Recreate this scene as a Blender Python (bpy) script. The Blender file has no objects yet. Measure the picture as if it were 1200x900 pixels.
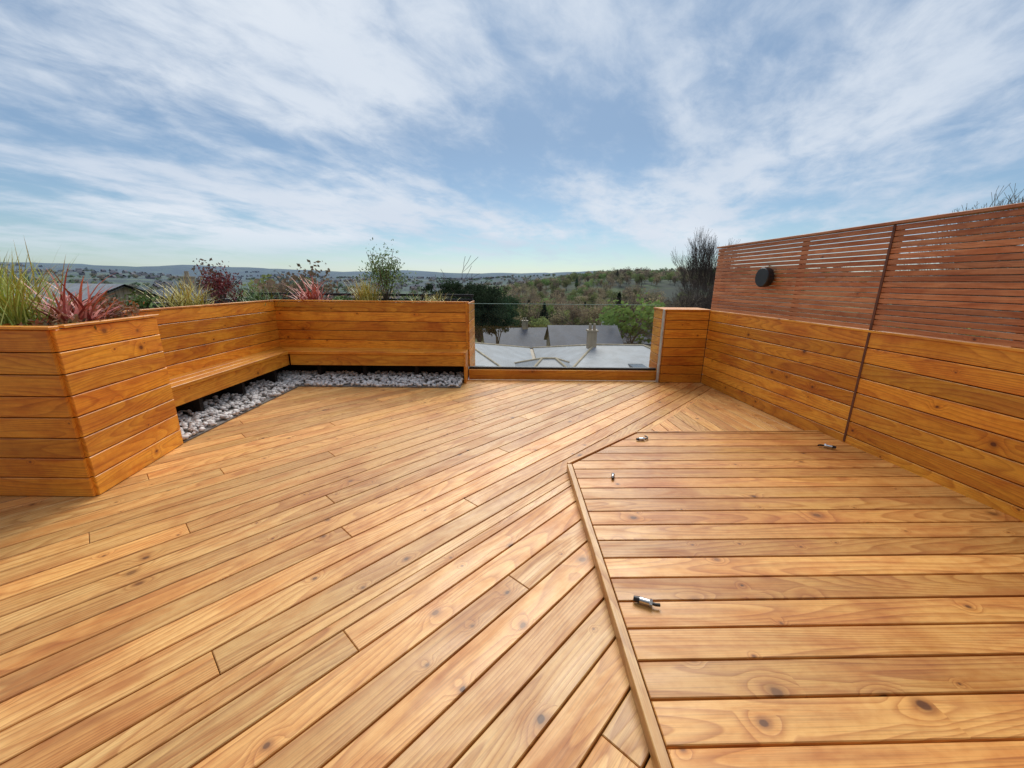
import bpy, math, random
from mathutils import Vector, Matrix, noise as mnoise
R=random.Random(7)
sc=bpy.context.scene
rad=math.radians

# ---------------------------------------------------------------- node helper
class G:
    def __init__(s,nt): s.nt=nt; s.n=nt.nodes; s.l=nt.links
    def new(s,t,**k):
        n=s.n.new(t)
        for a,b in k.items(): setattr(n,a,b)
        return n
    def put(s,sock,v):
        if v is None: return
        if isinstance(v,bpy.types.NodeSocket): s.l.new(v,sock)
        else:
            if isinstance(v,(tuple,list)) and len(v)==3 and sock.type=='RGBA': v=(*v,1)
            sock.default_value=v
    def m(s,op,a,b=None,c=None,clamp=False):
        n=s.new('ShaderNodeMath',operation=op); n.use_clamp=clamp
        s.put(n.inputs[0],a); s.put(n.inputs[1],b); s.put(n.inputs[2],c)
        return n.outputs[0]
    def vm(s,op,a,b=None):
        n=s.new('ShaderNodeVectorMath',operation=op)
        s.put(n.inputs[0],a); s.put(n.inputs[1],b)
        return n.outputs[0]
    def noise(s,vec,scale=1,detail=3,rough=.5,dist=0,dim='3D'):
        n=s.new('ShaderNodeTexNoise',noise_dimensions=dim)
        s.put(n.inputs['Vector'],vec); n.inputs['Scale'].default_value=scale
        n.inputs['Detail'].default_value=detail; n.inputs['Roughness'].default_value=rough
        n.inputs['Distortion'].default_value=dist
        return n.outputs[0]
    def voro(s,vec,scale=1,feature='F1',dim='3D'):
        n=s.new('ShaderNodeTexVoronoi',feature=feature,voronoi_dimensions=dim)
        s.put(n.inputs['Vector'],vec); n.inputs['Scale'].default_value=scale
        return n
    def mr(s,v,a,b,c=0,d=1,smooth=False):
        n=s.new('ShaderNodeMapRange'); n.clamp=True
        if smooth: n.interpolation_type='SMOOTHSTEP'
        s.put(n.inputs[0],v)
        for i,x in enumerate((a,b,c,d)): s.put(n.inputs[i+1],x)
        return n.outputs[0]
    def mix(s,f,a,b,mode='MIX'):
        n=s.new('ShaderNodeMix',data_type='RGBA',blend_type=mode)
        s.put(n.inputs['Factor'],f); s.put(n.inputs[6],a); s.put(n.inputs[7],b)
        return n.outputs[2]
    def sep(s,v):
        n=s.new('ShaderNodeSeparateXYZ'); s.put(n.inputs[0],v); return n.outputs
    def comb(s,x,y,z=0.0):
        n=s.new('ShaderNodeCombineXYZ')
        s.put(n.inputs[0],x); s.put(n.inputs[1],y); s.put(n.inputs[2],z); return n.outputs[0]
    def att(s,name='rnd'):
        n=s.new('ShaderNodeAttribute',attribute_name=name); return n.outputs['Vector']
    def pos(s): return s.new('ShaderNodeNewGeometry').outputs['Position']

def mat(name):
    m=bpy.data.materials.new(name); m.use_nodes=True
    g=G(m.node_tree); b=g.n['Principled BSDF']
    return m,g,b
def bump(g,b,h,strength=.3,dist=.01):
    n=g.new('ShaderNodeBump'); n.inputs['Strength'].default_value=strength; n.inputs['Distance'].default_value=dist
    g.put(n.inputs['Height'],h); g.l.new(n.outputs[0],b.inputs['Normal'])

def wood(name,light,mid,red,dark,rough=.42,kn=.5,patch=.35,bmin=.78,bmax=1.15,spec=.5,ks=4.2,rf=.26,ksz=1.0):
    m,g,b=mat(name)
    # board coordinates (metres along / across) are stored as a vector attribute
    uv=g.att('boardco')
    u,v,_=g.sep(uv)
    r1,r2,r3=g.sep(g.att())
    wob=g.noise(g.vm('MULTIPLY',uv,(22,30,1)),1,2,.5,dim='2D')
    wob2=g.noise(g.vm('MULTIPLY',uv,(3,3,1)),1,1,.5,dim='2D')
    vo=g.voro(g.comb(g.m('MULTIPLY_ADD',wob,.012,g.m('MULTIPLY',u,.8)),g.m('MULTIPLY_ADD',wob2,.03,v)),ks,dim='2D')
    vd=vo.outputs['Distance']; vc=g.sep(vo.outputs['Color'])
    on=g.m('GREATER_THAN',vc[0],g.m('MULTIPLY_ADD',r3,.4,.8-kn))   # some boards are knottier than others
    size=g.m('MULTIPLY_ADD',g.m('POWER',vc[1],2.6),.058*ksz,.018*ksz)
    kd=g.m('DIVIDE',vd,size)
    k=g.m('MULTIPLY',g.mr(kd,.7,1.2,1,0,True),on)
    kr=g.m('MULTIPLY',g.mr(kd,.9,2.6,1,0,True),on)
    halo=g.m('MULTIPLY',g.mr(kd,.5,7,1,0,True),on)
    n1=g.noise(g.comb(g.m('MULTIPLY',u,.40),g.m('MULTIPLY',v,3.6)),1,1,.5,dim='2D')
    ph=g.m('ADD',g.m('MULTIPLY',n1,75),g.m('ADD',g.m('MULTIPLY',v,70),g.m('MULTIPLY',halo,7)))
    saw=g.m('FRACT',g.m('MULTIPLY',ph,rf))
    ring=g.m('MULTIPLY',g.m('POWER',saw,2.2),g.mr(saw,.88,1.0,1,0,True))
    fine=g.noise(g.comb(g.m('MULTIPLY',u,2.2),g.m('MULTIPLY',v,180)),1,2,.6,dim='2D')
    blot=g.noise(g.comb(g.m('MULTIPLY',u,1.6),g.m('MULTIPLY',v,7)),1,4,.6,.4,dim='2D')
    mottle=g.noise(g.vm('MULTIPLY',uv,(16,26,1)),1,3,.6,dim='2D')
    c=g.mix(g.m('MULTIPLY',ring,.85),light,mid)
    c=g.mix(g.mr(blot,.42,.68,0,.8,True),c,g.mix(1.0,c,(.80,.60,.42),'MULTIPLY'))
    c=g.mix(g.mr(mottle,.40,.70,0,.5),c,g.mix(1.0,c,(.82,.68,.52),'MULTIPLY'))
    c=g.mix(g.mr(fine,.45,.8,0,.32),c,dark)
    c=g.mix(g.m('MULTIPLY',r2,.6),c,g.mix(1.0,c,red,'MULTIPLY'))
    p=g.noise(g.pos(),1.3,4,.62,.3)
    c=g.mix(g.mr(p,.47,.66,0,patch,True),c,g.mix(1.0,c,(.72,.53,.38),'MULTIPLY'))
    c=g.mix(g.m('MULTIPLY',halo,.35),c,g.mix(1.0,c,(.82,.6,.4),'MULTIPLY'))
    c=g.mix(g.m('MULTIPLY',kr,.6),c,tuple(.45*x+.55*y for x,y in zip(mid,dark)))
    c=g.mix(g.m('MULTIPLY',k,g.m('MULTIPLY_ADD',vc[2],.5,.42)),c,dark)
    vv=g.new('ShaderNodeHueSaturation'); g.put(vv.inputs['Color'],c); g.put(vv.inputs['Value'],g.mr(r1,0,1,bmin,bmax))
    g.l.new(vv.outputs[0],b.inputs['Base Color'])
    g.put(b.inputs['Roughness'],g.mr(blot,.3,.7,rough-.08,rough+.14))
    b.inputs['Specular IOR Level'].default_value=spec
    bump(g,b,g.m('ADD',g.m('MULTIPLY',fine,.5),g.m('MULTIPLY',ring,.5)),.15,.003)
    return m

M_deck=wood('deck_wood',(.86,.52,.19),(.50,.21,.055),(.95,.78,.6),(.085,.028,.010),rough=.40,kn=.42,patch=.6,bmin=.76,bmax=1.14)
M_plat=wood('platform_wood',(.83,.47,.15),(.47,.18,.042),(.93,.74,.55),(.085,.028,.010),rough=.40,kn=.42,patch=.7,bmin=.74,bmax=1.12)
M_clad=wood('cladding_wood',(.97,.46,.05),(.60,.20,.018),(.93,.72,.5),(.12,.028,.007),rough=.40,kn=.36,patch=.55,bmin=.76,bmax=1.14)
M_slat=wood('slat_wood',(.66,.28,.11),(.46,.16,.055),(.9,.74,.64),(.12,.035,.014),rough=.5,kn=.1,patch=.25)

def simple(name,col,rough=.6,metal=0,var=.3,scale=8,bmp=0,attvar=0):
    m,g,b=mat(name)
    n=g.noise(g.pos(),scale,4,.6)
    c=g.mix(g.mr(n,.3,.7),tuple(x*(1-var) for x in col),tuple(min(1,x*(1+var)) for x in col))
    g.l.new(c,b.inputs['Base Color']); b.inputs['Roughness'].default_value=rough; b.inputs['Metallic'].default_value=metal
    if bmp: bump(g,b,n,bmp,.02)
    return m
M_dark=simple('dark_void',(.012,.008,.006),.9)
M_black=simple('black_metal',(.015,.015,.017),.4)
M_steel=simple('stainless_steel',(.6,.6,.6),.25,1)
M_soil=simple('soil',(.03,.02,.014),.95,bmp=.5,scale=30)

# ---------------------------------------------------------------- mesh builder
class MB:
    def __init__(s): s.v=[];s.f=[];s.uv=[];s.c=[];s.mi=[]
    def face(s,pts,uvs=None,col=(.5,.5,.5),mi=0):
        b=len(s.v); s.v+= [tuple(p) for p in pts]; s.f.append(tuple(range(b,b+len(pts))))
        s.uv.append(uvs or [(0,0)]*len(pts)); s.c.append(col); s.mi.append(mi)
    def obj(s,name,mats,parent=None,smooth=False,merge=False):
        me=bpy.data.meshes.new(name); me.from_pydata(s.v,[],s.f)
        us=[];cs=[]
        for i,f in enumerate(s.f):
            for q in s.uv[i]: us+=[q[0],q[1],0.0]
            cs+=[*s.c[i],1]*len(f)
        me.attributes.new('boardco','FLOAT_VECTOR','CORNER'); me.attributes['boardco'].data.foreach_set('vector',us)
        me.color_attributes.new('rnd','FLOAT_COLOR','CORNER'); me.color_attributes['rnd'].data.foreach_set('color',cs)
        for m in mats: me.materials.append(m)
        me.polygons.foreach_set('material_index',s.mi)
        if smooth: me.polygons.foreach_set('use_smooth',[True]*len(s.f))
        me.update()
        o=bpy.data.objects.new(name,me); sc.collection.objects.link(o)
        if parent: o.parent=parent
        return o
def empty(name,loc=(0,0,0)):
    o=bpy.data.objects.new(name,None); sc.collection.objects.link(o); o.location=loc; return o

def clip(poly,a,b,c):
    out=[]
    for i in range(len(poly)):
        p,q=poly[i],poly[(i+1)%len(poly)]
        dp=a*p[0]+b*p[1]-c; dq=a*q[0]+b*q[1]-c
        if dp<=0: out.append(p)
        if (dp<0 and dq>0) or (dp>0 and dq<0):
            t=dp/(dp-dq); out.append((p[0]+(q[0]-p[0])*t,p[1]+(q[1]-p[1])*t))
    return out
def area(P): return .5*sum(P[i][0]*P[(i+1)%len(P)][1]-P[(i+1)%len(P)][0]*P[i][1] for i in range(len(P)))
def clean(P):
    o=[]
    for p in P:
        if not o or math.hypot(p[0]-o[-1][0],p[1]-o[-1][1])>1e-4: o.append(p)
    if len(o)>1 and math.hypot(o[0][0]-o[-1][0],o[0][1]-o[-1][1])<1e-4: o.pop()
    return o
def clippoly(poly,region):
    if area(region)<0: region=region[::-1]
    for i in range(len(region)):
        p,q=region[i],region[(i+1)%len(region)]
        dx,dy=q[0]-p[0],q[1]-p[1]
        a,b=dy,-dx
        poly=clip(poly,a,b,a*p[0]+b*p[1])
        if len(poly)<3: return []
    return clean(poly)
def inset(P,c):
    Q=P
    n=len(P)
    for i in range(n):
        p,q=P[i],P[(i+1)%n]; dx,dy=q[0]-p[0],q[1]-p[1]; L=math.hypot(dx,dy)
        a,b=dy/L,-dx/L
        Q=clip(Q,a,b,a*p[0]+b*p[1]-c)
        if len(Q)<3: return []
    Q=clean(Q)
    return Q
def board(mb,O,U,V,N,P,t,c=.003,mi=0,seed=None,back=False,col=None):
    P=clean(P)
    if len(P)<3: return
    if area(P)<0: P=P[::-1]
    if area(P)<2e-4: return
    Q=inset(P,c)
    if len(Q)!=len(P): c=0; Q=P
    else:
        best=min(range(len(Q)),key=lambda k:(Q[k][0]-P[0][0])**2+(Q[k][1]-P[0][1])**2)
        Q=Q[best:]+Q[:best]
    col=col or (R.random(),R.random(),R.random())
    ou,ov=(R.uniform(0,60),R.uniform(0,60)) if seed is None else seed
    w=lambda p,h:O+U*p[0]+V*p[1]+N*h
    uvf=lambda p:(p[0]+ou,p[1]+ov)
    mb.face([w(p,t) for p in Q],[uvf(p) for p in Q],col,mi)
    n=len(P)
    for i in range(n):
        j=(i+1)%n
        if c>0:
            mb.face([w(P[i],t-c),w(P[j],t-c),w(Q[j],t),w(Q[i],t)],[uvf(P[i]),uvf(P[j]),uvf(Q[j]),uvf(Q[i])],col,mi)
        h=t-c
        mb.face([w(P[i],0),w(P[j],0),w(P[j],h),w(P[i],h)],[uvf((P[i][0],P[i][1]-t)),uvf((P[j][0],P[j][1]-t)),uvf(P[j]),uvf(P[i])],col,mi)
    if back: mb.face([w(p,0) for p in P[::-1]],[uvf(p) for p in P[::-1]],col,mi)
def rect(a,b,c,d): return [(a,c),(b,c),(b,d),(a,d)]
def box(mb,lo,hi,mi=0,uvax=0,c=.002,col=None):
    lo=Vector(lo);hi=Vector(hi)
    s=hi-lo
    if uvax==0: board(mb,lo,Vector((1,0,0)),Vector((0,1,0)),Vector((0,0,1)),rect(0,s.x,0,s.y),s.z,c,mi,back=True,col=col)
    else: board(mb,lo+Vector((s.x,0,0)),Vector((0,1,0)),Vector((-1,0,0)),Vector((0,0,1)),rect(0,s.y,0,s.x),s.z,c,mi,back=True,col=col)

# ---------------------------------------------------------------- deck
YAW=rad(2.2)
def fence_x(y): return 2.94+(5.91-y)*(.30/3.73)
Zv=Vector((0,0,1))
def lay(mb,region,ang,w,gap,zt,t,maxlen,joints=True,mi=0,off=0.0):
    U=Vector((math.cos(ang),math.sin(ang),0)); V=Vector((-math.sin(ang),math.cos(ang),0))
    loc=[(p[0]*U.x+p[1]*U.y,p[0]*V.x+p[1]*V.y) for p in region]
    u0,u1=min(p[0] for p in loc),max(p[0] for p in loc); v0,v1=min(p[1] for p in loc),max(p[1] for p in loc)
    k=math.floor((v0-off)/w)
    while k*w+off<v1:
        a=k*w+off
        cuts=[-30]
        if joints:
            g_=[-2.1,-.55,.95,-1.3,.2][k%5]+((k//5)%3)*.33
            x=g_-maxlen*8
            while x<u1:
                if x>u0: cuts.append(x)
                x+=maxlen
        cuts.append(30)
        for i in range(len(cuts)-1):
            P=clippoly(rect(cuts[i]+.0015,cuts[i+1]-.0015,a+gap/2,a+w-gap/2),loc)
            if len(P)>=3: board(mb,Vector((0,0,zt-t+R.uniform(-.0006,.0006))),U,V,Zv,P,t,.003,mi)
        k+=1
deck=MB()
D45=rad(45)+YAW
c1=Vector((1.25,3.66))
X0,Y0=-7.0,-1.6
Yb=6.02
lay(deck,[(X0,Y0),(c1.x-(c1.y-Y0)/math.tan(D45),Y0),(c1.x+(Yb-c1.y)/math.tan(D45),Yb),(X0,Yb)],D45,.150,.008,0,.028,4.5)
lay(deck,[(c1.x-(c1.y-Y0)/math.tan(D45)+.004,Y0),(3.6,Y0),(3.6,2.95),(c1.x-(c1.y-2.95)/math.tan(D45)+.004,2.95)],D45,.150,.008,0,.028,4.5)
aF=math.atan2(3.73,-.30)
lay(deck,[(c1.x-.72+.01,2.95),(3.6,2.95),(3.6,Yb),(c1.x+(Yb-c1.y)/math.tan(D45)+.006,Yb)],aF,.150,.008,0,.028,3.6,joints=False)
root=empty('timber_deck')
deck.obj('deck_boards',[M_deck],root)
b=MB(); box(b,(X0,Y0,-.2),(3.55,Yb,-.04)); b.obj('deck_substructure',[M_dark],root)

# ---------------------------------------------------------------- raised platform
zp=.06
pl=empty('raised_deck_platform')
mb=MB()
lay(mb,[(.515,-1.55),(3.55,-1.55),(3.55,3.66+.04*2.3),(1.25,3.65),(.50,2.945)],rad(1.6),.1485,.009,zp,.026,9,joints=False,off=.02)
mb.obj('platform_boards',[M_plat],pl)
mb=MB()
def trim(mb,p,q,z0,z1,th,out):
    p=Vector((*p,0));q=Vector((*q,0)); U=(q-p).normalized(); L_=(q-p).length
    Nn=Vector((U.y,-U.x,0))*out
    O=p+Vector((0,0,z0))
    if out>0: board(mb,O,U,Zv,Nn,rect(0,L_,0,z1-z0),th,.003,back=True)
    else: board(mb,O+U*L_,-U,Zv,Nn,rect(0,L_,0,z1-z0),th,.003,back=True)
trim(mb,(.508,-1.55),(.492,2.94),.002,zp+.004,.036,-1)
trim(mb,(.474,2.955),(1.235,3.66),.002,zp+.003,.024,-1)
trim(mb,(1.24,3.662),(3.12,3.735),.002,zp+.003,.024,-1)
mb.obj('platform_edge_trim',[M_deck],pl)
mb=MB()
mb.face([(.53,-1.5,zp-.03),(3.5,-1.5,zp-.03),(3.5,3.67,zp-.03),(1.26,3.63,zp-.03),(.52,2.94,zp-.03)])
mb.obj('platform_void',[M_dark],pl)

# ---------------------------------------------------------------- board-clad walls
def cladwall(mb,p,q,z0,z1,bh,t=.02,gap=.007,joint=None):
    p=Vector((*p,0));q=Vector((*q,0)); U=(q-p).normalized(); L_=(q-p).length
    Nn=Vector((U.y,-U.x,0))
    n=round((z1-z0)/bh); h=(z1-z0)/n
    for i in range(n):
        cuts=[0]
        if joint: cuts+= [x for x in joint]
        cuts.append(L_)
        for a,b_ in zip(cuts[:-1],cuts[1:]):
            g0=.0015
            board(mb,p+Vector((0,0,z0)),U,Zv,Nn,rect(a+g0 if a>0 else a,b_-g0 if b_<L_ else b_,i*h+gap/2,(i+1)*h-gap/2),t+R.uniform(-.0008,.0008),.004)
def slab(mb,p,q,z0,z1,th,mi=0):
    p=Vector((*p,0));q=Vector((*q,0)); U=(q-p).normalized(); L_=(q-p).length
    Nn=Vector((U.y,-U.x,0))
    board(mb,p-Nn*th+Vector((0,0,z0)),U,Zv,Nn,rect(0,L_,0,z1-z0),th,.001,mi,back=True)

# --- fence on the right
fn=empty('timber_privacy_fence')
fy0,fy1=-1.6,5.93
pf=(fence_x(fy1)+.02,fy1); pn=(fence_x(fy0)+.02,fy0)
FL=(Vector(pf)-Vector(pn)).length
Uf=(Vector((*pn,0))-Vector((*pf,0))).normalized()
Nf=Vector((Uf.y,-Uf.x,0))
if Nf.x>0: Nf=-Nf
mb=MB()
zj=5.93-3.45
cladwall(mb,pf,pn,.0,1.10,.138,t=.02,joint=[zj])
mb.obj('lower_boards',[M_clad],fn)
mb=MB(); slab(mb,pf,pn,0,1.09,.035); mb.obj('fence_core',[M_dark],fn)
mb=MB()
PF=Vector((*pf,0))
for i in range(19):
    z=1.122+i*.0452
    for a,b_ in ((0,zj-.0),(zj+.0,FL)):
        board(mb,PF+Vector((0,0,z)),Uf,Zv,Nf,rect(a+.003,b_-.003,0,.0385),.018,.002,back=True)
mb.obj('upper_slats',[M_slat],fn)
mb=MB()
for a in (0.03,zj-.95,zj,zj+.95,zj+1.9,zj+2.9,FL-.03):
    w=.045
    if abs(a-zj)<.01 : w=.06
    O=PF+Uf*(a-w/2)-Nf*.046
    board(mb,O,Zv,Uf*-1,Nf,rect(0,1.975,-w,0),.044,.002,back=True)
mb.obj('fence_posts',[M_slat],fn)
mb=MB()
board(mb,PF-Nf*.05+Vector((0,0,1.985)),Uf,Nf,Zv,rect(-.01,FL,0,.09),.022,.003,back=True)
mb.obj('top_cap',[M_slat],fn)
mb=MB()
board(mb,PF-Nf*.03+Vector((0,0,1.097)),Uf,Nf,Zv,rect(-.0,FL,0,.055),.02,.003,back=True)
mb.obj('mid_rail',[M_clad],fn)
mb=MB()
board(mb,PF+Uf*(zj-.011)+Nf*.019+Vector((0,0,.07)),Zv,-Uf,Nf,rect(0,1.91,-.022,0),.005,.001,back=True)
mb.obj('joint_cover_strip',[simple('dark_stained_timber',(.13,.04,.015),.6)],fn)

def cyl(mb,c,axis,r0,r1,L_,seg=24,mi=0,cap=True,col=(.5,.5,.5)):
    axis=Vector(axis).normalized(); c=Vector(c)
    a=axis.orthogonal().normalized(); b_=axis.cross(a)
    A=[c+(a*math.cos(t)+b_*math.sin(t))*r0 for t in [2*math.pi*i/seg for i in range(seg)]]
    B=[c+axis*L_+(a*math.cos(t)+b_*math.sin(t))*r1 for t in [2*math.pi*i/seg for i in range(seg)]]
    for i in range(seg):
        j=(i+1)%seg; mb.face([A[i],A[j],B[j],B[i]],None,col,mi)
    if cap:
        mb.face(B,None,col,mi); mb.face(A[::-1],None,col,mi)
lp=empty('round_wall_lamp')
mb=MB()
ly=4.80; pc=Vector((fence_x(ly)+.0,ly,1.575))
cyl(mb,pc,Nf,.07,.07,.03); cyl(mb,pc+Nf*.03,Nf,.108,.112,.012,40); cyl(mb,pc+Nf*.042,Nf,.112,.112,.06,40); cyl(mb,pc+Nf*.102,Nf,.112,.104,.008,40)
mb.obj('lamp_body',[M_black],lp)

# --- short end pier
ep=empty('timber_end_pier')
mb=MB()
cladwall(mb,(2.30,5.95),(2.935,5.95),.0,1.10,.138)
cladwall(mb,(2.30,6.42),(2.30,5.95),.0,1.10,.138)
mb.obj('pier_cladding',[M_clad],ep)
mb=MB(); box(mb,(2.302,5.952,0),(2.96,6.42,1.09)); mb.obj('pier_core',[M_dark],ep)
mb=MB(); box(mb,(2.27,5.92,1.10),(2.98,6.44,1.122)); mb.obj('pier_cap',[M_clad],ep)

# --- glass balustrade
gm=bpy.data.materials.new('clear_glass'); gm.use_nodes=True; g=G(gm.node_tree)
g.n.remove(g.n['Principled BSDF'])
tr=g.new('ShaderNodeBsdfTransparent'); tr.inputs[0].default_value=(.94,.97,.96,1)
gl=g.new('ShaderNodeBsdfGlossy'); gl.inputs['Roughness'].default_value=.02
fr=g.new('ShaderNodeFresnel'); fr.inputs[0].default_value=1.5
ms=g.new('ShaderNodeMixShader'); g.l.new(fr.outputs[0],ms.inputs[0]); g.l.new(tr.outputs[0],ms.inputs[1]); g.l.new(gl.outputs[0],ms.inputs[2])
g.l.new(ms.outputs[0],g.n['Material Output'].inputs[0])
M_glassedge=simple('glass_edge',(.25,.38,.33),.2)
gb=empty('glass_balustrade')
mb=MB()
mb.face([(-.66,6.12,.1),(2.27,6.12,.1),(2.27,6.12,1.17),(-.66,6.12,1.17)])
mb.obj('glass_panel',[gm],gb)
mb=MB(); box(mb,(-.66,6.114,1.17),(2.27,6.126,1.176)); box(mb,(-.664,6.114,.1),(-.660,6.126,1.176)); box(mb,(2.256,6.114,.1),(2.266,6.126,1.176))
mb.obj('glass_edges',[M_glassedge],gb)
mb=MB(); box(mb,(-.68,6.03,0),(2.30,6.20,.155)); mb.obj('timber_base_beam',[M_clad],gb)
mb=MB(); box(mb,(-.68,6.09,.158),(2.30,6.15,.19)); mb.obj('glass_channel',[M_black],gb)
mb=MB(); box(mb,(2.262,5.93,.0),(2.278,6.0,1.12)); mb.obj('end_clamp',[simple('pale_metal',(.5,.47,.4),.4)],gb)

# --- planters
ptop=1.18
pn_=empty('timber_planter_bench')
XC=-2.95
mb=MB()
cladwall(mb,(-7.0,2.5),(XC,2.5),0,ptop,.147)
cladwall(mb,(XC,2.5),(-3.10,3.42),0,ptop,.147)
cladwall(mb,(-3.10,3.42),(-3.72,3.42),0,ptop,.147)
cladwall(mb,(-3.74,3.42),(-3.72,6.22),.0,ptop,.147)
cladwall(mb,(-3.72,6.22),(-.70,6.12),.0,ptop,.147)
cladwall(mb,(-.69,6.12),(-.69,7.0),0,ptop,.147)
mb.obj('planter_cladding',[M_clad],pn_)
mb=MB()
slab(mb,(-7.0,2.52),(XC-.02,2.52),0,ptop-.005,.03)
slab(mb,(XC-.005,2.52),(-3.11,3.42),0,ptop-.005,.03)
slab(mb,(-3.75,3.35),(-3.73,6.20),0,ptop-.005,.03)
slab(mb,(-3.72,6.235),(-.70,6.135),0,ptop-.005,.03)
mb.obj('planter_lining',[M_dark],pn_)
mb=MB()
mb.face([(-7,2.52,1.08),(-3.0,2.52,1.10),(-3.12,3.44,1.10),(-3.75,3.52,1.10),(-7,3.52,1.08)])
mb.face([(-4.6,3.5,1.08),(-3.74,3.5,1.1),(-3.72,6.25,1.1),(-4.6,6.25,1.1)])
mb.face([(-4.6,6.2,1.09),(-.7,6.12,1.1),(-.7,7.0,1.1),(-4.6,7.0,1.1)])
mb.obj('soil',[M_soil],pn_)
mb=MB()
box(mb,(-4.66,3.5,0),(-4.6,7.05,ptop+.02)); box(mb,(-4.6,7.0,0),(-.69,7.05,ptop+.02))
box(mb,(-4.68,7.06,ptop+.06),(-.69,7.10,ptop+.10))
for x in (-4.6,-3.6,-2.6,-1.6,-.75): box(mb,(x,7.055,0),(x+.04,7.095,ptop+.06))
mb.obj('outer_edge_rail',[M_black],pn_)
mb=MB()
def cap(p,q,w,z=ptop,th=.018,over=.012):
    p=Vector((*p,0));q=Vector((*q,0)); U=(q-p).normalized(); Nn=Vector((U.y,-U.x,0))
    board(mb,p+Nn*over*2.4-Nn*w+Vector((0,0,z+.002)),U,Nn,Zv,rect(0,(q-p).length,0,w),th,.003,back=True)
cap((-7.0,2.5),(XC+.03,2.5),.06); cap((XC,2.56),(-3.10,3.44),.06,z=ptop+.001); cap((-3.74,3.45),(-3.72,6.22),.06); cap((-3.72,6.22),(-.67,6.12),.06,z=ptop+.0015)
mb.obj('planter_caps',[M_clad],pn_)
mb=MB()
sz=.47; st=.04
for i in range(3):
    w=.126
    board(mb,Vector((-3.715+.126*i+w,3.43,sz-st)),Vector((0,1,0)),Vector((-1,0,0)),Zv,clippoly(rect(0,2.8,.003,w-.003),[(0,0),(2.36+.13*(2-i),0),(2.36+.13*(3-i),w),(0,w)]),st,.005,back=True)
for i in range(3):
    w=.136
    board(mb,Vector((-3.335,5.77+.136*i,sz-st)),Vector((1,0,0)),Vector((0,1,0)),Zv,clippoly(rect(-.5,2.65,.003,w-.003),[(-.118*i,0),(2.61,0),(2.61,w),(-.118*(i+1),w)]),st,.005,back=True)
board(mb,Vector((-3.378,3.43,.26)),Vector((0,1,0)),Zv,Vector((1,0,0)),rect(0,2.37,0,.165),.022,.004,back=True)
board(mb,Vector((-3.352,5.81,.26)),Vector((1,0,0)),Zv,Vector((0,-1,0)),rect(0.02,2.63,0,.165),.022,.004,back=True)
mb.obj('bench_seat',[M_clad],pn_)
mb=MB()
box(mb,(-.722,5.76,0),(-.694,6.10,sz+.0)); box(mb,(-.722,6.085,sz),(-.69,6.13,ptop))
mb.obj('bench_end_panel',[M_clad],pn_)
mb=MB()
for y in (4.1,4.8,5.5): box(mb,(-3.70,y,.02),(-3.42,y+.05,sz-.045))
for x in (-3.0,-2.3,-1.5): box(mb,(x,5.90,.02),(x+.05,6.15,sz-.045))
mb.face([(-3.70,3.45,0.4),(-3.69,6.2,.4),(-3.69,6.2,.02),(-3.7,3.45,.02)])  # near-black sheets, shade under the seat put in as colour
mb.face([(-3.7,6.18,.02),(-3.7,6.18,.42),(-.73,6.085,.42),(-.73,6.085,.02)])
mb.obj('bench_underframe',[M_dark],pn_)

# --- pebbles
def ico():
    import bmesh
    bm=bmesh.new(); bmesh.ops.create_icosphere(bm,subdivisions=2,radius=1)
    v=[x.co.copy() for x in bm.verts]; f=[[q.index for q in p.verts] for p in bm.faces]; bm.free(); return v,f
IV,IF=ico()
pv=[];pfc=[];pc_=[]
def pebble(x,y,z,s):
    sx,sy,sz_=s*R.uniform(.8,1.35),s*R.uniform(.7,1.1),s*R.uniform(.5,.85)
    m=Matrix.Rotation(R.uniform(0,6.28),3,'Z')@Matrix.Rotation(R.uniform(-.6,.6),3,'X')
    o=Vector((R.uniform(0,99),)*3); b=len(pv); sh=R.random()
    for v in IV:
        k=1+.35*mnoise.noise(v*1.1+o)
        q=m@Vector((v.x*sx*k,v.y*sy*k,v.z*sz_*k)); pv.append((x+q.x,y+q.y,z+q.z))
    for f in IF: pfc.append([b+i for i in f]); pc_.append(sh)
for i in range(2000):
    if R.random()<.5: x,y=R.uniform(-3.66,-3.10),R.uniform(3.47,6.1)
    else: x,y=R.uniform(-3.66,-.76),R.uniform(5.50,6.08)
    back=min(1,max(0,(-3.2-x)/.4)) if y<5.5 else min(1,max(0,(y-5.6)/.4))
    pebble(x,y,.022+R.uniform(0,.03)+.05*back,R.uniform(.015,.032))
me=bpy.data.meshes.new('pebble_bed'); me.from_pydata(pv,[],pfc)
me.color_attributes.new('rnd','FLOAT_COLOR','CORNER'); cs=[]
for s in pc_: cs+=[s,s*7%1,s*13%1,1]*3
me.color_attributes['rnd'].data.foreach_set('color',cs); me.polygons.foreach_set('use_smooth',[True]*len(pfc))
m,g,b=mat('pebble_stone'); r1,r2,r3=g.sep(g.att())
c=g.mix(r1,(.42,.41,.41),(.90,.89,.87)); c=g.mix(g.m('MULTIPLY',r2,.35),c,(.58,.48,.40))
c=g.mix(g.mr(g.noise(g.pos(),60,4,.6),.4,.7,0,.3),c,(.35,.35,.35)); g.l.new(c,b.inputs['Base Color']); b.inputs['Roughness'].default_value=.6
me.materials.append(m); o=bpy.data.objects.new('pebble_bed',me); sc.collection.objects.link(o)
mb=MB(); box(mb,(-3.71,3.44,.003),(-3.09,5.49,.016)); box(mb,(-3.71,5.493,.003),(-.75,6.10,.016)); box(mb,(-3.705,3.45,.017),(-3.4,5.8,.06)); box(mb,(-3.39,5.8,.017),(-.76,6.095,.06))
g0=mb.obj('gravel_base',[simple('grit',(.2,.18,.16),.9,bmp=.5,scale=80)]); g0.parent=o

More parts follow.
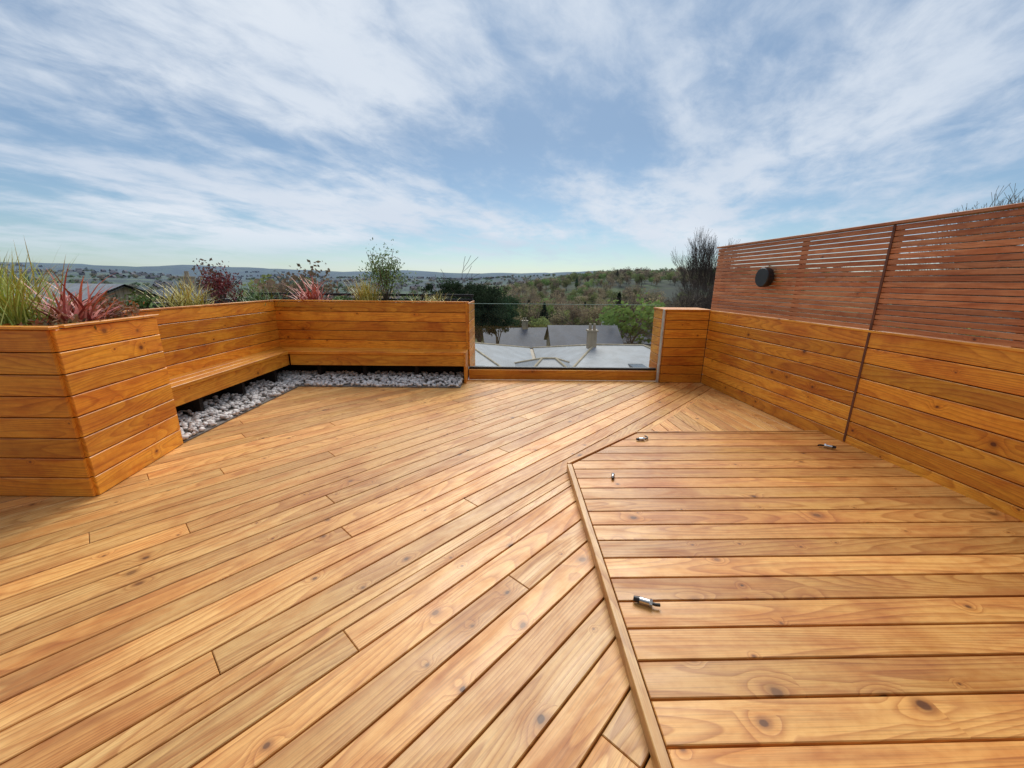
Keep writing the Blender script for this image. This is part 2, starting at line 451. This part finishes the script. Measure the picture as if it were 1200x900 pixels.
# --- small fittings on platform
def fitting(x,y,ang,s=1.0,seg=2,curl=.3):
    e=empty('steel_cable_fitting',(x,y,zp+.001))
    mb=MB(); d=Vector((math.cos(ang),math.sin(ang),0))
    c=Vector((0,0,.014*s))
    cyl(mb,c,d,.012*s,.012*s,.035*s,16); cyl(mb,c+d*.035*s,d,.015*s,.015*s,.01*s,6)
    cyl(mb,c-d*.022*s,d,.009*s,.012*s,.022*s,16,1)
    p=c+d*.044*s
    for i in range(seg):
        a=ang+i*curl; q=Vector((math.cos(a),math.sin(a),0))*(.014*s)
        cyl(mb,p,q,.006*s,.006*s,q.length,10,1); p=p+q
    mb.obj('fitting_body',[M_steel,M_black],e)
fitting(.60,1.51,-.4,1.25,2); fitting(.77,2.70,1.3,1.0,1); fitting(1.20,3.45,.1,1.1,7,.35); fitting(2.90,3.30,2.6,1.3,3,.5)

# ---------------------------------------------------------------- plants
def leafmat(name,c1,c2):
    m,g,b=mat(name); r1,r2,r3=g.sep(g.att())
    g.l.new(g.mix(r1,c1,c2),b.inputs['Base Color']); b.inputs['Roughness'].default_value=.45
    return m
def blade(mb,base,az,lean,L_,w,droop,seg=6):
    d=Vector((math.cos(az),math.sin(az),0)); s=Vector((-d.y,d.x,0)); p=Vector(base); a=lean
    pts=[]
    col=(R.random(),R.random(),0)
    for i in range(seg+1):
        t=i/seg; ww=w*(1-t)**.6*(.6+.8*min(1,t*4) if t<.25 else 1.2)
        pts.append((p-s*ww/2,p+s*ww/2)); 
        p=p+(d*math.sin(a)+Zv*math.cos(a))*(L_/seg); a+=droop/seg
    for i in range(seg): mb.face([pts[i][0],pts[i][1],pts[i+1][1],pts[i+1][0]],None,col)
def tuft(name,x,y,z,n,L_,w,lean,droop,m,spread=.05):
    mb=MB()
    for i in range(n):
        blade(mb,(x+R.gauss(0,spread),y+R.gauss(0,spread),z),R.uniform(0,6.28),R.uniform(.05,lean),L_*R.uniform(.55,1.1),w*R.uniform(.7,1.2),droop*R.uniform(.3,1.3))
    return mb.obj(name,[m])
m_red=leafmat('phormium_red',(.34,.05,.05),(.75,.28,.20)); m_yel=leafmat('grass_yellow',(.45,.36,.06),(.68,.60,.18))
m_gr=leafmat('leaf_green',(.07,.15,.03),(.22,.31,.07)); m_or=leafmat('leaf_orange',(.50,.15,.06),(.18,.16,.06)); m_dr=leafmat('leaf_darkred',(.12,.018,.025),(.28,.05,.05))
m_yg=leafmat('leaf_yellowgreen',(.25,.34,.06),(.62,.62,.14))
M_bark=simple('bark',(.10,.075,.055),.9,scale=20,var=.4)
tuft('red_phormium_plant',-3.26,2.95,1.12,60,.50,.022,1.0,1.1,m_red,.06)
tuft('red_phormium_plant',-3.28,6.5,1.12,95,.52,.024,1.1,1.0,m_red,.10)
tuft('red_phormium_plant',-3.60,3.25,1.12,46,.48,.022,.9,1.1,m_red)
tuft('yellow_ornamental_grass',-3.55,2.80,1.12,210,.60,.009,.6,.7,m_yg,.09)
tuft('yellow_ornamental_grass',-3.90,3.1,1.12,190,.66,.009,.6,.7,m_yel,.1)
tuft('yellow_ornamental_grass',-2.36,6.5,1.12,220,.50,.010,.6,.7,m_yel,.08)
tuft('yellow_ornamental_grass',-4.05,4.95,1.12,220,.46,.010,.9,.9,m_yel,.12)
tuft('yellow_ornamental_grass',-1.3,6.5,1.12,110,.26,.008,.9,.9,m_yel,.14)
tuft('green_ornamental_grass',-3.95,6.2,1.12,180,.40,.009,.9,.9,m_gr,.16)
tuft('green_ornamental_grass',-1.75,6.55,1.12,90,.2,.009,1.0,.9,m_gr,.14)
def bush(name,x,y,z,rx,rz,n,ls,m,stems=8,cz=None):
    mb=MB()
    c=Vector((x,y,z+(cz if cz else rz)))
    for i in range(stems):
        a=R.uniform(0,6.28); t=c+Vector((math.cos(a)*rx*.6,math.sin(a)*rx*.6,R.uniform(.1,.8)*rz)); s=Vector((x,y,z))
        cyl(mb,s,t-s,.007,.003,(t-s).length,5,1)
    for i in range(n):
        d=Vector((R.gauss(0,1),R.gauss(0,1),R.gauss(0,1))).normalized()*(R.random()**.45)
        k=.75+.9*mnoise.noise(d*2.6+Vector((x,y,z)))
        p=c+Vector((d.x*rx*k,d.y*rx*k,d.z*rz*k)); 
        a=Vector((R.gauss(0,1),R.gauss(0,1),R.gauss(0,1))).normalized(); b_=a.orthogonal().normalized()
        s=ls*R.uniform(.6,1.3); mb.face([p-a*s,p-b_*s*.35,p+a*s,p+b_*s*.35],None,(R.random(),R.random(),0))
    return mb.obj(name,[m,M_bark])
bush('dark_red_shrub',-4.12,5.66,1.10,.28,.32,1300,.022,m_dr)
bush('bamboo_shrub',-2.08,6.6,1.10,.42,.44,1900,.024,m_gr,14,.52)
bush('trailing_heuchera_plant',-3.40,3.25,1.10,.28,.09,700,.028,m_or,3,.09)
bush('trailing_heuchera_plant',-3.85,3.8,1.10,.28,.13,700,.028,m_or,3,.11)
bush('trailing_heuchera_plant',-3.15,2.75,1.10,.2,.08,300,.025,m_or,3,.08)
bush('low_green_plant',-4.1,4.4,1.10,.2,.14,450,.025,m_gr,3)
bush('low_green_plant',-2.8,6.55,1.10,.22,.09,350,.025,m_gr,3)
bush('low_green_plant',-4.3,3.0,1.10,.3,.16,500,.03,m_yg,3)

# ---------------------------------------------------------------- terrain
def ss(a,b,x):
    t=max(0,min(1,(x-a)/(b-a))); return t*t*(3-2*t)
def tz(x,y):
    r=math.hypot(x,y); az=math.degrees(math.atan2(x,y))
    wr=ss(-12,16,az) if az<120 else 1-ss(120,180,az)
    z=-7-11*ss(40,160,r)
    near=wr*28*ss(150,560,r)+wr*6*ss(560,900,r)
    leftz=(1-wr)*(-8*ss(200,500,r))
    far=(1-wr)*(30*ss(700,1500,r)+70*ss(1900,3800,r))+wr*60*ss(1500,4000,r)
    n=mnoise.noise(Vector((x*.004,y*.004,0)))*14*ss(150,600,r)+mnoise.noise(Vector((x*.0013,y*.0013,3)))*60*ss(700,3000,r)
    return z+near+leftz+far+n
tv=[];tf=[]
rs=[0.5]
while rs[-1]<9000: rs.append(rs[-1]*1.075+.6)
NS=240
for r in rs:
    for k in range(NS):
        a=2*math.pi*k/NS; x,y=r*math.sin(a),r*math.cos(a); tv.append((x,y,tz(x,y)))
for i in range(len(rs)-1):
    for k in range(NS):
        k2=(k+1)%NS; tf.append((i*NS+k,i*NS+k2,(i+1)*NS+k2,(i+1)*NS+k))
tf.append(tuple(range(NS-1,-1,-1)))
me=bpy.data.meshes.new('ground'); me.from_pydata(tv,[],tf); me.polygons.foreach_set('use_smooth',[True]*len(tf))
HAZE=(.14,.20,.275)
def haze(g,c,k=1.0):  # paints distance haze into the base colour, bluer with range
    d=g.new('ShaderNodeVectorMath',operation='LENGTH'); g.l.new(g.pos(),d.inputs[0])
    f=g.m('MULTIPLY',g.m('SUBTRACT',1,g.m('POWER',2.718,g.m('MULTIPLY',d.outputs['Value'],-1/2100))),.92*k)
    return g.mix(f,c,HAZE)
m,g,b=mat('hillside_fields')
v=g.voro(g.vm('MULTIPLY',g.pos(),(1,1,0)),.006); vc=g.sep(v.outputs['Color'])
n=g.noise(g.pos(),.012,6,.7); n2=g.noise(g.pos(),.3,5,.65)
c=g.mix(vc[0],(.08,.12,.03),(.18,.21,.08)); c=g.mix(g.mr(n,.44,.52),c,(.06,.06,.035)); c=g.mix(g.mr(n2,.38,.62,0,.5),c,(.05,.055,.03))
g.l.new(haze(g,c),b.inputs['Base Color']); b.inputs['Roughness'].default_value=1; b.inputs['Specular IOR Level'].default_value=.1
me.materials.append(m); o=bpy.data.objects.new('ground',me); sc.collection.objects.link(o)

# ---------------------------------------------------------------- trees
def tree_mat(name,c1,c2):
    m,g,b=mat(name); r1,r2,r3=g.sep(g.att())
    oi=g.new('ShaderNodeObjectInfo').outputs['Random']
    c=g.mix(r1,c1,c2); hv=g.new('ShaderNodeHueSaturation'); g.put(hv.inputs['Color'],c); g.put(hv.inputs['Value'],g.mr(oi,0,1,.65,1.5)); g.put(hv.inputs['Hue'],g.mr(oi,0,1,.48,.52))
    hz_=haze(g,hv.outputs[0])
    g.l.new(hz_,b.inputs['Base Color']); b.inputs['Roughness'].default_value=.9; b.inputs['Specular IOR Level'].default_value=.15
    tl=g.new('ShaderNodeBsdfTranslucent'); g.l.new(hz_,tl.inputs[0]); mx=g.new('ShaderNodeMixShader'); mx.inputs[0].default_value=.35
    g.l.new(b.outputs[0],mx.inputs[1]); g.l.new(tl.outputs[0],mx.inputs[2]); g.l.new(mx.outputs[0],g.n['Material Output'].inputs[0])
    return m
TM=[tree_mat('crown_brown',(.14,.105,.065),(.40,.30,.18)),tree_mat('crown_olive',(.09,.11,.035),(.31,.32,.11)),tree_mat('crown_dark',(.014,.034,.014),(.055,.085,.035)),tree_mat('crown_green',(.08,.13,.03),(.25,.34,.09))]
M_twig=tree_mat('twigs',(.12,.09,.07),(.24,.19,.15))
def branches(mb,p,d,L_,r,depth,spread=.5,kids=3,tips=None,seg=5,tw=.003):
    n=3
    for i in range(n):
        d2=(d+Vector((R.gauss(0,.1),R.gauss(0,.1),R.gauss(.03,.08)))).normalized()
        q=d2*(L_/n); r2=max(tw,r*(1-.2)); cyl(mb,p,q,r,r2,q.length*1.03,seg if depth>2 else 3,1,cap=False,col=(R.random(),.5,.5)); p=p+q; r=r2; d=d2
        if depth>0 and i>0:
            for k in range(kids if i==n-1 else kids-1):
                ax=d.orthogonal().normalized(); ax.rotate(Matrix.Rotation(R.uniform(0,6.28),3,d))
                nd=(d+ax*R.uniform(spread*.6,spread*1.5)).normalized()
                branches(mb,p,nd,L_*R.uniform(.55,.8),r*.6,depth-1,spread,kids,tips,seg,tw)
    if tips is not None: tips.append(p)
def crown_mesh(name,H,W,n,ls,m,conical=False):
    mb=MB(); tips=[]
    branches(mb,Vector((0,0,0)),Zv,H*.45,H*.028,2,.7,3,tips,5,H*.004)
    clumps=[]
    for i in range(16):
        d=Vector((R.gauss(0,1),R.gauss(0,1),R.gauss(0,1))).normalized()*R.uniform(.35,1)
        clumps.append((Vector((d.x*W*.5,d.y*W*.5,H*.62+d.z*H*.36)),W*R.uniform(.14,.26),R.random()))
    for i in range(n):
        c,rr,sh=R.choice(clumps)
        d=Vector((R.gauss(0,1),R.gauss(0,1),R.gauss(0,1)*.8)); d=d.normalized()*R.random()**.4
        if conical: t=R.random()**.8; a=R.uniform(0,6.28); q=W*.5*(1-t)*R.uniform(.4,1.05); p=Vector((math.cos(a)*q,math.sin(a)*q,H*(.12+.88*t)))
        else: p=c+d*rr
        a=Vector((R.gauss(0,1),R.gauss(0,1),R.gauss(0,1))).normalized(); b_=a.orthogonal().normalized(); s=ls*R.uniform(.5,1.4)
        mb.face([p-a*s,p-b_*s*.7,p+a*s,p+b_*s*.7],None,(min(1,max(0,sh*.7+R.uniform(0,.3))),.5,.5))
    o=mb.obj(name,[m,M_twig]); me=o.data; bpy.data.objects.remove(o); return me
protos=[crown_mesh('tree_a',10,7,900,.26,TM[0]),crown_mesh('tree_b',11,7.5,900,.28,TM[1]),crown_mesh('tree_c',12,6,1000,.32,TM[2],True),crown_mesh('tree_d',9,8,900,.28,TM[3]),crown_mesh('tree_e',12,8,800,.22,TM[0])]
far_p=[crown_mesh('far_a',9,12,170,.9,TM[0]),crown_mesh('far_b',8,13,170,.9,TM[1]),crown_mesh('far_c',8,12,170,.9,TM[3])]
wl=empty('woodland_trees')
cnt=0
def inst(x,y,s,me,par=wl):
    o=bpy.data.objects.new('woodland_tree_part',me); sc.collection.objects.link(o); o.parent=par
    o.location=(x,y,tz(x,y)-.5); o.rotation_euler=(0,0,R.uniform(0,6.28)); o.scale=(s*R.uniform(.85,1.2),s*R.uniform(.85,1.2),s)
while cnt<2300:
    az=R.uniform(-14,36) if R.random()<.66 else R.uniform(-58,62); r=64*math.exp(R.random()**.62*math.log(900/64)); 
    a=rad(az); x,y=r*math.sin(a),r*math.cos(a)
    f=mnoise.noise(Vector((x*.012,y*.012,9)))
    if f<-.16 and 150<r<520: continue
    if az<-12 and r<110 and R.random()<.6: continue
    me=protos[R.choices(range(5),[5,4,.5,2,5])[0]] if r<420 else R.choice(far_p)
    inst(x,y,R.uniform(.55,1.1)*(1 if r>100 else .72),me); cnt+=1
for i in range(2600):
    az=R.uniform(-58,6); r=R.uniform(420,1900); a=rad(az); x,y=r*math.sin(a),r*math.cos(a)
    f=mnoise.noise(Vector((x*.005,y*.005,2)))+.35*mnoise.noise(Vector((x*.02,y*.02,2)))
    if f<.04: continue
    inst(x,y,R.uniform(.6,1.1),R.choice(far_p))
def bare_tree(name,x,y,zb,top,depth=5,spread=.45,r=.16,kids=3,tw=.006,wx=1.0):
    mb=MB(); H=top-zb; branches(mb,Vector((0,0,0)),Zv,H*.34,r,depth,spread,kids,None,6,tw)
    mz=max(v[2] for v in mb.v); k=H/mz
    mb.v=[(x+v[0]*k*wx,y+v[1]*k*wx,zb+v[2]*k) for v in mb.v]
    return mb.obj(name,[TM[0],M_twig])
bare_tree('bare_tree',19.0,16.6,-7,5.6,6,.42,.16,tw=.007)
bare_tree('bare_tree',15.9,32.3,-8,6.0,5,.22,.13,tw=.009,wx=.7)
for (x,y,t) in ((18.5,42,1.2),(22,47,1.6),(15.5,52,.6),(26,54,2.6)): bare_tree('bare_tree',x,y,-10,t,5,.5,.16,tw=.012)
inst(13.5,46,.85,protos[3],wl)
for (x,y,s,k) in ((-24,40,.95,0),(-21,44,.9,4),(-27,48,1.0,1),(-33,38,.8,3),(-18,52,.85,0),(-38,50,1.0,4),(-14,60,.8,1)): inst(x,y,s,protos[k])
def pine(x,y,zb,H,W):
    e=empty('scots_pine_tree'); mb=MB(); tips=[]
    branches(mb,Vector((x,y,zb)),Zv,H*.5,.25,3,.7,3,tips,6,.02)
    cl=[t for t in tips if t.z>zb+H*.5 and t.z<zb+H]
    for t in range(44): 
        d=Vector((R.gauss(0,1),R.gauss(0,1),R.gauss(0,1))).normalized()*R.random()**.5
        cl.append(Vector((x+d.x*W*.45,y+d.y*W*.45,zb+H*.76+d.z*H*.2)))
    for c in cl:
        sh=R.random(); rr=R.uniform(.35,.8)
        for i in range(110):
            d=Vector((R.gauss(0,1),R.gauss(0,1),R.gauss(0,.5))).normalized()*rr*R.random()**.4
            p=c+d; a=Vector((R.gauss(0,1),R.gauss(0,1),R.gauss(0,1))).normalized(); b_=a.orthogonal().normalized(); s=R.uniform(.06,.15)
            mb.face([p-a*s,p-b_*s*.5,p+a*s,p+b_*s*.5],None,(sh*.6+R.random()*.4,.5,.5))
    mb.obj('pine_crown',[TM[2],M_twig],e)
pine(-3.0,38,-9,10.2,6.5); pine(-1.4,44,-9,9.0,5.0)

# ---------------------------------------------------------------- houses
def slate(name,c): 
    m,g,b=mat(name); br=g.new('ShaderNodeTexBrick'); g.put(br.inputs['Vector'],g.vm('MULTIPLY',g.pos(),(1,1,1.4)))
    br.inputs['Scale'].default_value=2.2; br.inputs['Color1'].default_value=(*c,1); br.inputs['Color2'].default_value=(*[x*.8 for x in c],1); br.inputs['Mortar'].default_value=(*[x*.45 for x in c],1)
    n=g.noise(g.pos(),.9,5,.65); g.l.new(g.mix(g.mr(n,.35,.7,0,.6),br.outputs[0],tuple(x*1.5 for x in c)),b.inputs['Base Color']); b.inputs['Roughness'].default_value=.55; return m
M_slate=slate('roof_slate',(.085,.10,.13)); M_slate2=slate('roof_grey',(.24,.25,.26)); M_slate3=slate('roof_pale_slate',(.22,.245,.275))
M_stone=slate('stone_wall',(.34,.27,.19)); M_win=simple('window_glass',(.03,.04,.05),.1)
M_white=simple('white_paint',(.75,.75,.72),.5,var=.06); M_ridge=simple('ridge_tile',(.42,.35,.24),.8,scale=3)
def house(name,x,y,ang,w,d,zb,ze,zr,roof=M_slate,chim=True):
    e=empty(name,(x,y,0)); e.rotation_euler=(0,0,ang)
    mb=MB(); box(mb,(-w/2,-d/2,zb),(w/2,d/2,ze))
    for s in (-1,1):
        mb.face([(s*w/2*.998,-d/2,ze),(s*w/2*.998,d/2,ze),(s*w/2*.998,0,zr)])
    mb.obj('walls',[M_stone],e)
    mb=MB(); o=.3
    for s in (-1,1):
        k=(zr-ze)/(d/2); P=[(-w/2-o,s*(d/2+o),ze-k*o+.05),(w/2+o,s*(d/2+o),ze-k*o+.05),(w/2+o,0,zr+.08),(-w/2-o,0,zr+.08)]
        mb.face(P); mb.face([(p[0],p[1],p[2]-.12) for p in P]); mb.face([P[0],P[1],(P[1][0],P[1][1],P[1][2]-.12),(P[0][0],P[0][1],P[0][2]-.12)])
    mb.obj('roof',[roof],e)
    mb=MB()
    for fz in range(2):
        for i in range(3):
            xx=-w/2+w*(i+.5)/3; z=ze-1.6-fz*2.7
            if z>zb: box(mb,(xx-.55,-d/2-.02,z-.6),(xx+.55,-d/2-.005,z+.6),0); box(mb,(xx-.48,-d/2-.03,z-.53),(xx+.48,-d/2-.022,z+.53),1)
    mb.obj('windows',[M_white,M_win],e)
    if chim:
        mb=MB(); box(mb,(w*.1,-.35,zr-.6),(w*.1+.75,.35,zr+1.0)); box(mb,(w*.1-.06,-.41,zr+1.0),(w*.1+.81,.41,zr+1.1))
        for k in (.18,.5): cyl(mb,(w*.1+k,0,zr+1.1),Zv,.11,.09,.4,10)
        mb.obj('chimney',[M_stone],e)
house('stone_house',7.8,44,rad(2),7.2,6,-12,-5.0,-3.2,M_slate,False)
house('stone_house',-22.5,21,rad(-20),7,6,-8,-.1,1.15,M_slate2,False)
house('stone_house',-27,33,rad(-30),8,7,-10,-1.6,.6,M_slate,True)
house('stone_house',0.5,56,rad(10),9,7,-14,-7.0,-4.9)
house('stone_house',18,58,rad(-20),9,7,-14,-6.5,-4.2)
fb=empty('slate_roofed_building')
mb=MB(); box(mb,(-8,20.5,-9),(13,36,-4.5)); mb.obj('building_walls',[M_stone],fb)
mb=MB(); rd=MB()
def ridge(a,b_,w=.16):
    a=Vector(a);b_=Vector(b_); d=(b_-a); cyl(rd,a,d,w,w,d.length,8)
def hip(x0,x1,y0,y1,ze,zr,i):
    m_=(y0+y1)/2
    A,B,C,D=(x0,y0,ze),(x1,y0,ze),(x1,y1,ze),(x0,y1,ze); E,F=(x0+i,m_,zr),(x1-i,m_,zr)
    mb.face([A,B,F,E]); mb.face([B,C,F]); mb.face([C,D,E,F]); mb.face([D,A,E])
    for p,q in ((A,E),(D,E),(B,F),(C,F),(E,F)): ridge(p,q,.08)
hip(-8.4,1.6,20.2,36,-4.4,-2.75,5.0)
hip(1.9,13.4,20.2,36,-4.4,-2.85,4.0)
hip(-.2,4.6,19.0,27.5,-4.2,-2.95,2.0)
mb.obj('slate_roof',[M_slate3],fb); rd.obj('ridge_tiles',[M_ridge],fb)
mb=MB(); box(mb,(5.35,27.6,-4),(5.95,28.2,-1.85)); box(mb,(5.28,27.53,-1.85),(6.02,28.27,-1.74))
for k in (5.5,5.8): cyl(mb,(k,27.9,-1.74),Zv,.11,.09,.42,10)
mb.obj('chimney_stack',[M_stone],fb)
mb=MB(); box(mb,(-2.6,22.6,-3.95),(-1.7,23.8,-3.55)); box(mb,(7.4,23.4,-3.9),(8.3,24.6,-3.5))
mb.obj('rooflights',[M_win],fb)
tb=empty('terrace_house'); mb=MB(); box(mb,(-7.2,-6,-8),(3.5,6.9,-.21)); mb.obj('lower_storey_walls',[M_stone],tb)
HT=5.6  # unseen house behind camera, added and made tall to block sky light
mb=MB(); box(mb,(-7.2,-6,-.2),(-2.6,-1.75,HT)); box(mb,(1.6,-6,-.2),(4.2,-1.75,HT)); box(mb,(-2.6,-6,2.3),(1.6,-1.75,HT)); box(mb,(-2.6,-6,-.2),(1.6,-2.4,2.3)); mb.obj('sky_blocking_house_walls',[simple('grey_render',(.24,.23,.21),.9,scale=3,var=.15)],tb)
mb=MB()
for x in (-2.6,-1.2,.2,1.54): box(mb,(x,-1.86,-.1),(x+.06,-1.80,2.3),0)
box(mb,(-2.54,-1.86,2.24),(1.54,-1.80,2.298),0); box(mb,(-2.54,-1.86,-.1),(1.54,-1.80,-.02),0)
for x in (-2.54,-1.14,.26): box(mb,(x,-1.84,-.02),(x+1.28 if x>0 else x+1.34,-1.82,2.24),1)
for x in (-5.4,-1.2,2.0): box(mb,(x,-1.748,3.2),(x+1.5,-1.70,4.5),0); box(mb,(x+.06,-1.698,3.26),(x+1.44,-1.69,4.44),1)
mb.obj('glazed_doors_and_windows',[M_black,M_win],tb)
mb=MB(); box(mb,(-7.4,-6.2,HT),(4.4,-1.6,HT+.12)); mb.obj('roof_edge',[M_black],tb)
# distant town
mb=MB()
for i in range(1700):
    az=R.uniform(-60,4); r=R.uniform(500,2800); a=rad(az); x,y=r*math.sin(a),r*math.cos(a)
    if mnoise.noise(Vector((x*.0035,y*.0035,5)))<.0: continue
    z=tz(x,y); w,d,h=R.uniform(6,15),R.uniform(6,9),R.uniform(3,5); t=R.random()**1.5
    an=R.uniform(0,3.14); ca_,sa_=math.cos(an),math.sin(an)
    T=lambda u,v,k:(x+u*ca_-v*sa_,y+u*sa_+v*ca_,z+k)
    cs=[(-w/2,-d/2),(w/2,-d/2),(w/2,d/2),(-w/2,d/2)]
    for q in range(4):
        p,s=cs[q],cs[(q+1)%4]; mb.face([T(*p,-2),T(*s,-2),T(*s,h),T(*p,h)],None,(t,0,0))
    mb.face([T(-w/2,-d/2,h),T(w/2,-d/2,h),T(w/2,0,h+3),T(-w/2,0,h+3)],None,(t*.3,0,0)); mb.face([T(w/2,d/2,h),T(-w/2,d/2,h),T(-w/2,0,h+3),T(w/2,0,h+3)],None,(t*.3,0,0))
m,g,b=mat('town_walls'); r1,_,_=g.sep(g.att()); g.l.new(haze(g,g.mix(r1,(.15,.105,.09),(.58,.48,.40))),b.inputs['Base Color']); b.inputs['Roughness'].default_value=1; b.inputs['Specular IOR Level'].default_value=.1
mb.obj('distant_town_houses',[m])

# ---------------------------------------------------------------- world
w=bpy.data.worlds.new("World"); sc.world=w; w.use_nodes=True; g=G(w.node_tree); bg=g.n['Background']
sky=g.new('ShaderNodeTexSky',sky_type='NISHITA'); sky.sun_disc=False
SE,SA=rad(46),rad(4)
sky.sun_elevation=SE; sky.sun_rotation=SA; sky.air_density=1.0; sky.dust_density=.5; sky.ozone_density=1.5
tc=g.new('ShaderNodeTexCoord').outputs['Generated']
x,y,z=g.sep(tc)
zc=g.m('MAXIMUM',z,0.0); zz=g.m('ADD',zc,.15)
px=g.m('DIVIDE',x,zz); py=g.m('DIVIDE',y,zz)
a=rad(62)
qx=g.m('ADD',g.m('MULTIPLY',px,math.cos(a)),g.m('MULTIPLY',py,math.sin(a))); qy=g.m('ADD',g.m('MULTIPLY',px,-math.sin(a)),g.m('MULTIPLY',py,math.cos(a)))
n1=g.noise(g.vm('ADD',g.comb(g.m('MULTIPLY',qx,.6),g.m('MULTIPLY',qy,1.0)),(3.1,1.7,0)),1.25,7,.56,.2)
n2=g.noise(g.vm('ADD',g.comb(g.m('MULTIPLY',qx,1.6),g.m('MULTIPLY',qy,2.2)),(9.1,4.7,2)),2.4,6,.62,.3)
n3=g.noise(g.comb(px,py,4.0),.6,2,.5)
s=g.m('ADD',g.m('ADD',g.m('MULTIPLY',n1,.56),g.m('MULTIPLY',n2,.26)),g.m('MULTIPLY',n3,.28))
cover=g.mr(s,.45,.64,0,1,True)
hz=g.mr(z,.015,.11,.2,1,True)
cover=g.m('MULTIPLY',cover,hz)
base=g.mix(1.0,sky.outputs[0],(.85,1.0,1.05),'MULTIPLY')
veil=g.mix(g.mr(z,.02,.3,.25,.7),base,(2.6,3.75,5.5))
cl=g.mix(cover,veil,g.mix(g.mr(n3,.35,.65),(5.8,6.7,8.0),(7.6,8.2,9.0)))
g.l.new(cl,bg.inputs['Color']); bg.inputs['Strength'].default_value=.1

# ---------------------------------------------------------------- sun
sd=bpy.data.lights.new('sun','SUN'); sd.energy=3.1; sd.angle=rad(40); sd.color=(1,.94,.85)
so=bpy.data.objects.new('sun',sd); sc.collection.objects.link(so)
dirv=Vector((math.sin(SA)*math.cos(SE),math.cos(SA)*math.cos(SE),math.sin(SE)))
so.rotation_euler=dirv.to_track_quat('Z','Y').to_euler()

# ---------------------------------------------------------------- camera
cd=bpy.data.cameras.new('camera'); cam=bpy.data.objects.new('camera',cd); sc.collection.objects.link(cam)
cd.sensor_width=36; cd.lens=460/1200*36; cd.clip_end=20000; cd.clip_start=.02
cam.matrix_world=Matrix.Translation((0,0,1.5))@Matrix.Rotation(rad(90-14.6),4,'X')@Matrix.Rotation(rad(0.5),4,'Z')
sc.camera=cam
sc.view_settings.view_transform='Standard'; sc.view_settings.look='None'; sc.view_settings.exposure=0
